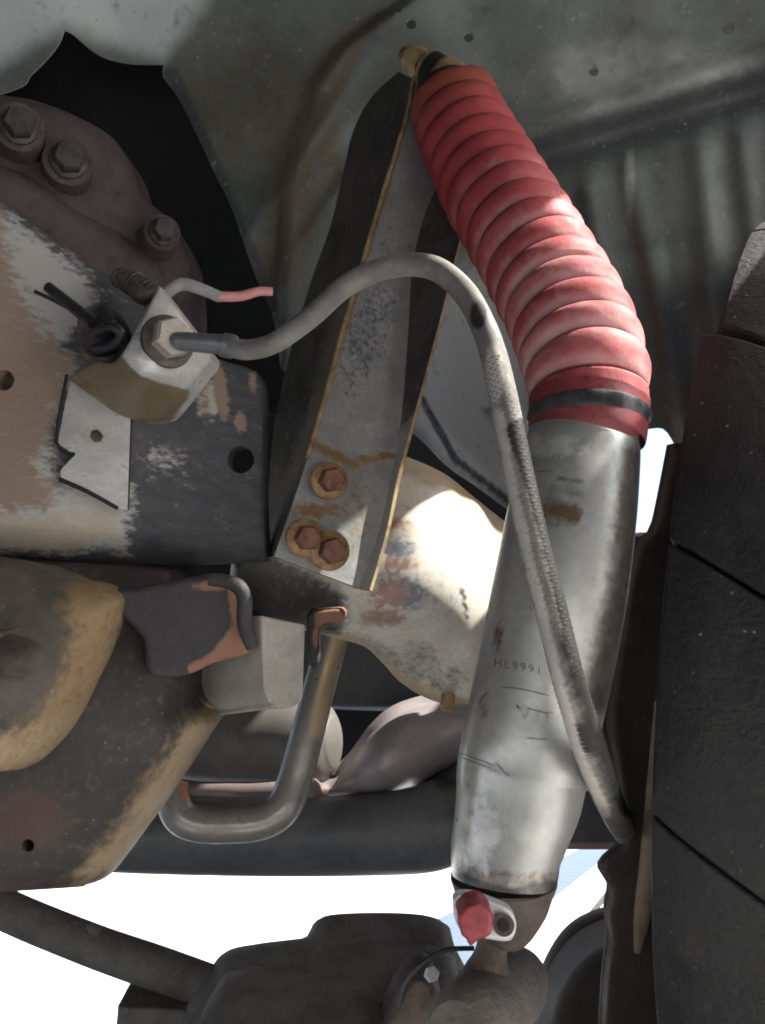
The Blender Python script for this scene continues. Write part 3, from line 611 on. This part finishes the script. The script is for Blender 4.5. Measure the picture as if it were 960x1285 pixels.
cc = p0+(p1-p0)*t_[:, None]+.0085*(np.cos(a)[:, None]*uu+np.sin(a)[:, None]*vv_)
tube('coil', np.c_[cc, np.full(140, .0012)], M['castbolt'], cs, seg=8, n=2, world=True)
a = np.linspace(0, 2*np.pi, 20); cc = P(152, 349, .64)+.0055*(np.cos(a)[:, None]*RT+np.sin(a)[:, None]*UP)
tube('ring_end', np.c_[cc, np.full(20, .0022)], M['castbolt'], cs, seg=8, n=2, world=True)

# ------------------------------------------------------------------ lower left arm, bump stop and hanger
arm = thing('suspension_arm', 'dark oily suspension arm with a tan muddy curved rim at lower left', 'suspension arm', V(100, 900, .55))
sheet('arm_body', [(-300, 680), (-300, 680), (160, 712), (215, 722), (238, 760), (232, 820), (238, 880), (268, 905), (246, 945), (205, 1010), (165, 1065), (140, 1096), (110, 1110), (60, 1116), (-300, 1136), (-300, 1136)], tps([(-100, 700, .60), (300, 730, .62), (270, 900, .60), (100, 900, .56), (-100, 1120, .53), (130, 1100, .57)]), M['arm'], arm, t=.06, sp=8, rnd=52, rdep=.055, rsel=lambda x, y: .25+.75*sm(50, 190, x)*sm(840, 910, y), holes=[circ(35, 1061, 8, 10)],
    attrs={'mud': mul(strokes([(262, 902), (238, 940), (190, 1010), (150, 1070), (110, 1108)], 19, .6), 1), 'rust': mx(blob(30, 1030, 55, 40), mul(strokes([(0, 1118), (80, 1110), (130, 1100)], 10), .7))})
sheet('front_boss', [(-120, 690), (-120, 690), (40, 716), (95, 728), (140, 735), (160, 752), (150, 800), (128, 850), (104, 900), (76, 935), (40, 960), (0, 968), (-120, 975), (-120, 975)], tps([(-100, 700, .52), (150, 740, .545), (0, 960, .50), (110, 880, .53), (40, 830, .505)]), M['mudarm'], arm, t=.045, sp=8, rnd=56, rdep=.05, rsel=lambda x, y: sm(-20, 80, x), attrs={'mud': mx(strokes([(125, 745), (118, 800), (95, 870), (60, 925), (0, 955)], 27), 0*1 or blob(120, 760, 40, 40)), 'pale': mx(mul(blob(20, 940, 60, 24), .7), mul(blob(35, 930, 80, 20, .6, -25), .6))})
hexbolt('pivot_nut', P(2, 823, .483), P(46, 829, .466)-P(0, 823, .485), .0165, .009, M['shockend'], arm)
tube('pivot_stud', [(-30, 822, .50, .012), (0, 823, .485, .0125), (18, 824, .475, .0118), (36, 826, .468, .0095), (46, 829, .466, .006)], M['shockend'], arm, seg=14, n=3)
hg = thing('spring_hanger', 'black flaking hanger with a bare rust corner above the grey bump stop', 'hanger bracket', V(240, 790, .57))
sheet('hanger_plate', [(120, 745), (170, 738), (215, 730), (262, 722), (294, 728), (308, 744), (308, 785), (318, 812), (306, 822), (268, 832), (240, 845), (205, 850), (184, 838), (178, 800), (150, 770)], tps([(120, 745, .575), (300, 740, .598), (210, 845, .572), (310, 815, .60)]), M['hanger'], hg, t=.02, sp=5, rnd=7, rdep=.004, attrs={'rust': mx(area([(318, 800), (320, 820), (238, 848), (235, 836), (270, 815), (292, 785), (285, 735), (300, 735), (303, 790)], 6), mul(blob(270, 735, 26, 7), .9))})
tube('curled_edge', [(262, 727, .578, .004), (292, 732, .578, .0048), (306, 748, .578, .005), (307, 785, .582, .005), (316, 812, .588, .004)], M['hanger'], hg, seg=10, n=5)
bs = thing('bump_stop', 'pale grey block bump stop with a rounded lower end under the frame', 'bump stop', V(330, 860, .62))
prism('stop_block', [(327, 772), (384, 784), (381, 868), (378, 880), (370, 887), (360, 889), (348, 888), (338, 880), (332, 868)], [.612, .628, .628, .626, .622, .618, .614, .61, .608], (-98, 4), .69, M['stop'], bs, bev=.0015)
pl3 = np.linalg.solve(np.array([[238, 805, 1], [327, 778, 1], [346, 889, 1.]]), [.70, .611, .606]); ps = [(238, 805), (327, 778), (336, 876), (346, 889), (252, 901), (241, 895)]
prism('stop_side', ps, [float(pl3@[x, y, 1]) for x, y in ps], (6, -4), .76, M['stop'], bs, bev=.002)

# ------------------------------------------------------------------ pipes and parts seen beyond
up = tube('u_bend_pipe', [(424, 780, .80, .0135), (404, 850, .79, .0142), (386, 920, .775, .0146), (371, 975, .765, .0148), (356, 1012, .755, .0150), (330, 1030, .75, .0150), (290, 1035, .745, .0148), (250, 1034, .742, .0146), (226, 1024, .74, .0142), (216, 1000, .745, .0136), (218, 980, .75, .012)], M['steelpipe'], None, seg=28, n=10, attrs={'tan': mx(mul(strokes([(424, 800), (408, 860), (396, 920)], 10), .8)), 'rust': blob(236, 990, 12, 16)})
tag(up, 'dull steel pipe bent in a U below the bump stop', 'pipe')
mf = tube('muffler', [(180, 925, 1.0, .030), (215, 925, 1.0, .044), (260, 926, 1.0, .050), (330, 928, .99, .0505), (380, 930, .98, .0495), (408, 931, .975, .042), (420, 931, .972, .026)], M['exh'], None, seg=36, n=8)
tag(mf, 'grey rounded muffler behind the U-bent pipe', 'muffler')
pp = thing('exhaust_pipe', 'thin brownish exhaust pipe with a clamp below the muffler', 'exhaust pipe', V(320, 995, .93))
tube('pipe_run', [(150, 985, .95, .020), (240, 992, .94, .0105), (300, 995, .93, .0115), (380, 994, .92, .0110), (412, 996, .92, .010)], M['pinkpipe'], pp, seg=20, n=8)
tube('clamp', [(382, 985, .915, .013), (386, 992, .915, .015), (391, 1000, .915, .015), (395, 1008, .915, .012)], M['pinkpipe'], pp, seg=16, n=4)
ct = sheet('heat_shield', [(388, 985), (420, 975), (440, 955), (462, 925), (490, 900), (530, 885), (600, 870), (660, 880), (650, 920), (600, 945), (545, 975), (505, 994), (470, 1003), (430, 1006), (395, 1006)], tps([(390, 996, .925), (450, 985, .885), (480, 940, .88), (540, 900, .90), (600, 890, .90), (560, 960, .90), (640, 900, .90)]), M['cat'], None, t=.05, sp=7, rnd=36, rdep=.07)
tag(ct, 'pinkish grey curved heat shield lit along its lower edge', 'heat shield')
pn = sheet('under_pan', [(330, 700), (330, 700), (660, 690), (660, 690), (660, 892), (660, 894), (660, 894), (470, 892), (330, 886), (330, 886)], flat(1.08), M['pan'], None, t=.14, sp=10, rnd=8, rdep=.02)
tag(pn, 'dark blue-grey pan edge under the bright frame rail', 'pan')
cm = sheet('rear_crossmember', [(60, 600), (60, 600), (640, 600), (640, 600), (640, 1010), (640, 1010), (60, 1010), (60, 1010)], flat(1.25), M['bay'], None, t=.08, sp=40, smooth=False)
tag(cm, 'black crossmember in deep shade behind muffler and pipes', 'crossmember')
bar = tube('round_bar', [(-60, 1040, .93, .034), (100, 1046, .92, .036), (220, 1049, .91, .037), (350, 1050, .90, .0375), (470, 1046, .895, .0395), (530, 1040, .89, .0415), (555, 1030, .89, .042), (575, 1015, .89, .036), (588, 1002, .89, .02)], M['bar'], None, seg=40, n=8)
tag(bar, 'thick dark blue-grey round bar across the lower middle', 'bar')
rb = sheet('rear_guard', [(520, 985), (560, 962), (610, 938), (640, 960), (640, 1040), (590, 1070), (560, 1040), (530, 1010)], tps([(520, 985, .95), (610, 940, .93), (600, 1060, .93), (570, 1010, .91)]), M['bar'], None, t=.05, sp=8, rnd=20, rdep=.03)
tag(rb, 'dark curved guard end showing left of the shock foot', 'guard')

# bottom: link rod, lower arm, blue beam
lr = thing('link_rod', 'grey link rod sloping down across the bright ground at lower left', 'rod', V(140, 1185, .8))
tube('rod', [(-80, 1090, .82, .0165), (0, 1138, .80, .0170), (110, 1184, .78, .0172), (200, 1216, .76, .0176), (290, 1250, .74, .0180)], M['lower'], lr, seg=24, n=6)
tube('rod_clip', [(112, 1162, .772, .0035), (118, 1166, .768, .0045), (125, 1171, .768, .0035)], M['lower'], lr, seg=10, n=3)
la = thing('lower_arm', 'dusty grey lower arm casting along the bottom edge', 'control arm', V(400, 1270, .64))
sheet('arm_casting', [(240, 1330), (248, 1262), (270, 1232), (310, 1222), (360, 1216), (378, 1212), (386, 1196), (402, 1184), (440, 1180), (500, 1180), (540, 1184), (562, 1194), (574, 1216), (580, 1330)], tps([(250, 1280, .66), (400, 1190, .70), (560, 1200, .68), (400, 1280, .62), (560, 1300, .62)]), M['lower'], la, t=.05, sp=7, rnd=26, rdep=.03)
sheet('raised_web', [(258, 1330), (262, 1262), (290, 1242), (350, 1236), (420, 1236), (455, 1246), (474, 1270), (480, 1330)], tps([(260, 1280, .63), (460, 1260, .63), (360, 1300, .605)]), M['lower'], la, t=.03, sp=7, rnd=18, rdep=.02)
sheet('dark_boss', [(480, 1300), (492, 1258), (510, 1230), (530, 1222), (548, 1240), (552, 1300)], flat(.60), M['shockend'], la, t=.03, sp=6, rnd=14, rdep=.015)
hexbolt('grease_nipple', P(541, 1223, .585), (.1, -.9, .2), .005, .006, M['white'], la, spin=.2)
tube('cable_tie', [(500, 1262, .60, .0015), (510, 1232, .60, .0015), (535, 1205, .60, .0016), (562, 1192, .60, .0017), (595, 1190, .60, .0017)], M['blackplastic'], la, seg=8, n=6)
bk = sheet('end_block', [(148, 1262), (148, 1262), (240, 1266), (252, 1278), (256, 1330), (256, 1330), (142, 1330), (142, 1330)], flat(.72), M['lower'], None, t=.04, sp=7, rnd=6, rdep=.006)
tag(bk, 'small dark block at the bottom edge below the link rod', 'block')
def gp_(x, y):
    k = (y-642.5)/F; d = CAMZ/(k*math.cos(PITCH)-math.sin(PITCH)); return P(x, y, d)
A0 = np.array([.04, 2.50]); dr_ = np.array([.318, 1.]); 
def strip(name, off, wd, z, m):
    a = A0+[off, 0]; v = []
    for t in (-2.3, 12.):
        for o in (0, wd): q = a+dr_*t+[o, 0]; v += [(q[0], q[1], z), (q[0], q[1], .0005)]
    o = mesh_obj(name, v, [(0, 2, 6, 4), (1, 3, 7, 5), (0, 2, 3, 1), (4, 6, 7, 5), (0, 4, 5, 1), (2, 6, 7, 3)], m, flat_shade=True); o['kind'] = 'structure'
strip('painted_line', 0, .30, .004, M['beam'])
strip('kerb', .335, .10, .05, M['ground'])
strip('gutter', .436, .022, .004, M['shield'])
rv = sheet('rear_valance', [(672, 985), (672, 985), (800, 1000), (800, 1000), (800, 1066), (800, 1066), (672, 1066), (672, 1066)], flat(1.0), M['bar'], None, t=.03, sp=8, smooth=False, attrs={'rust': strokes([(660, 1064), (800, 1064)], 6)})
tag(rv, 'dark grey valance with a reddish lower edge right of the shock foot', 'valance')

# ------------------------------------------------------------------ tyre and what lies beside it
YAW = .4936; CAMBER = .1866
TR = .438
tyre_c = Vector((.489, .858, .448))
ty = thing('tyre', 'black off-road tyre with chunky speckled tread filling the right edge', 'tyre', tyre_c)
ty.rotation_euler = (0, 0, 0)
rot = np.array(Matrix.Rotation(-YAW, 3, 'Z') @ Matrix.Rotation(CAMBER, 3, 'Y'))
def tw(x, r, a):   # local: axle along X, angle a from the front (-Y) upwards
    return np.stack([np.broadcast_to(x, np.shape(a)), -np.cos(a)*r, np.sin(a)*r], -1)@rot.T+np.array(tyre_c)
prof = [(-.085, .22), (-.11, .25), (-.124, .30), (-.129, .345), (-.130, .37), (-.126, .398), (-.116, .412), (-.09, .424), (0, .428), (.09, .424), (.116, .412), (.126, .398), (.130, .37), (.129, .345), (.124, .30), (.11, .25), (.085, .22)]
na = 96; aa = np.linspace(0, 2*np.pi, na, endpoint=False)
vs = np.concatenate([tw(x, r, aa) for x, r in prof]); k = len(prof)
fs = [(i*na+j, i*na+(j+1) % na, (i+1)*na+(j+1) % na, (i+1)*na+j) for i in range(k-1) for j in range(na)]
mesh_obj('carcass', vs, fs, M['rubber'], ty, ang=60)
pr = [(-.09, .20), (-.08, .19), (-.03, .17), (-.03, .05), (.0, .03), (.03, .05), (.03, .17), (.08, .19), (.09, .20)]
vs = np.concatenate([tw(x, r, aa) for x, r in pr]); k = len(pr)
mesh_obj('rim', vs, [(i*na+j, i*na+(j+1) % na, (i+1)*na+(j+1) % na, (i+1)*na+j) for i in range(k-1) for j in range(na)], M['lower'], ty, ang=40)
def lug(x0, x1, a0, a1, sk, sh):
    nx, nA = 6, 7; U_, A_ = np.meshgrid(np.linspace(0, 1, nx), np.linspace(0, 1, nA), indexing='ij')
    X = x0+(x1-x0)*U_; ang = a0+(a1-a0)*A_+sk*U_
    rt = TR-.010*np.clip((np.abs(X)-.095)/.04, 0, 1)**2
    top = tw(0, rt, ang)+np.stack([X, 0*X, 0*X], -1)@rot.T
    gx, ga = (x1-x0)*.02, (a1-a0)*.02
    Xb = X+(U_-.5)*2*gx*.5; ab = ang+(A_-.5)*2*ga*.5
    bot = tw(0, np.full_like(ang, .420)-.012*np.clip((np.abs(Xb)-.11)/.03, 0, 1), ab)+np.stack([Xb, 0*X, 0*X], -1)@rot.T
    v = np.r_[top.reshape(-1, 3), bot.reshape(-1, 3)]; N_ = nx*nA; id_ = lambda i, j: i*nA+j
    f = [(id_(i, j), id_(i+1, j), id_(i+1, j+1), id_(i, j+1)) for i in range(nx-1) for j in range(nA-1)]
    bdy = [(id_(i, 0), id_(i+1, 0)) for i in range(nx-1)]+[(id_(i, nA-1), id_(i+1, nA-1)) for i in range(nx-1)]+[(id_(0, j), id_(0, j+1)) for j in range(nA-1)]+[(id_(nx-1, j), id_(nx-1, j+1)) for j in range(nA-1)]
    f += [(a, b, b+N_, a+N_) for a, b in bdy]
    o = mesh_obj('tread_block', v, f, M['rubber'], ty, ang=40)
    b = o.modifiers.new('bevel', 'BEVEL'); b.width = .002; b.segments = 2; b.limit_method = 'ANGLE'; b.angle_limit = R(40)
NL = 16; da = 2*math.pi/NL
for i in range(NL):
    a0 = i*da+.06
    py_ = float(proj(tw(-.13, TR, np.array([a0+da*.3])))[1][0]); front_ = math.cos(a0+da*.3) > -.2
    lug(-.114 if (py_ < 425 and front_ and math.sin(a0+da*.3) > 0) else -.126, -.050, a0, a0+da*.982, -.10, 0)
    lug(-.046, .044, a0+.09, a0+.09+da*.985, -.09, 0)
    lug(.049, .136, a0+.18, a0+.18+da*.982, .10, 0)

sh = thing('splash_shield', 'brown-black upright shield with a dusty rolled lip beside the tyre', 'shield', V(800, 1100, .745))
sheet('shield_panel', [(826, 655), (846, 556), (846, 556), (868, 556), (868, 556), (868, 1330), (868, 1330), (756, 1330), (756, 1330), (762, 1230), (768, 1180), (764, 1150), (768, 1120), (756, 1100), (762, 1085), (782, 1066), (786, 1040), (776, 960), (768, 900), (780, 800), (798, 700), (815, 672)], flat(.745), M['shield'], sh, t=.02, sp=8, rnd=8, rdep=.01)
tube('rolled_lip', [(826, 880, .735, .003), (822, 980, .735, .0065), (815, 1080, .735, .008), (806, 1150, .735, .007), (800, 1195, .735, .003)], M['shield'], sh, seg=12, n=6, attrs={'dust': flat(.6)})
dr = thing('brake_drum', 'dark rounded drum against the bright ground at the foot of the shield', 'brake drum', V(740, 1260, 1.0))
sheet('drum_face', [(688, 1340), (692, 1270), (706, 1232), (728, 1202), (755, 1184), (790, 1174), (830, 1180), (830, 1340)], flat(1.02), M['shield'], dr, t=.08, sp=8, rnd=22, rdep=.03)
fb = thing('far_bracket', 'cream painted bracket glimpsed between shock and tyre', 'bracket', V(790, 720, 1.15))
sheet('cream_plate', [(760, 672), (815, 668), (812, 690), (806, 742), (790, 748), (770, 764), (760, 764)], flat(1.12), M['cream'], fb, t=.03, sp=7, smooth=False)
sheet('brown_strip', [(760, 676), (816, 672), (812, 694), (760, 698)], flat(1.10), M['shield'], fb, t=.01, sp=7, smooth=False)
sheet('curved_plate', [(750, 775), (798, 760), (786, 785), (774, 830), (768, 880), (750, 890)], tps([(750, 780, 1.08), (798, 765, 1.04), (768, 880, 1.07)]), M['pinkpipe'], fb, t=.01, sp=7)
fl = tube('far_link', [(700, 800, 1.0, .010), (752, 880, 1.0, .011), (780, 960, .99, .011), (800, 1020, .99, .011)], M['bay'], None, seg=14, n=5)
tag(fl, 'thin black link between the shock and the shield', 'link')
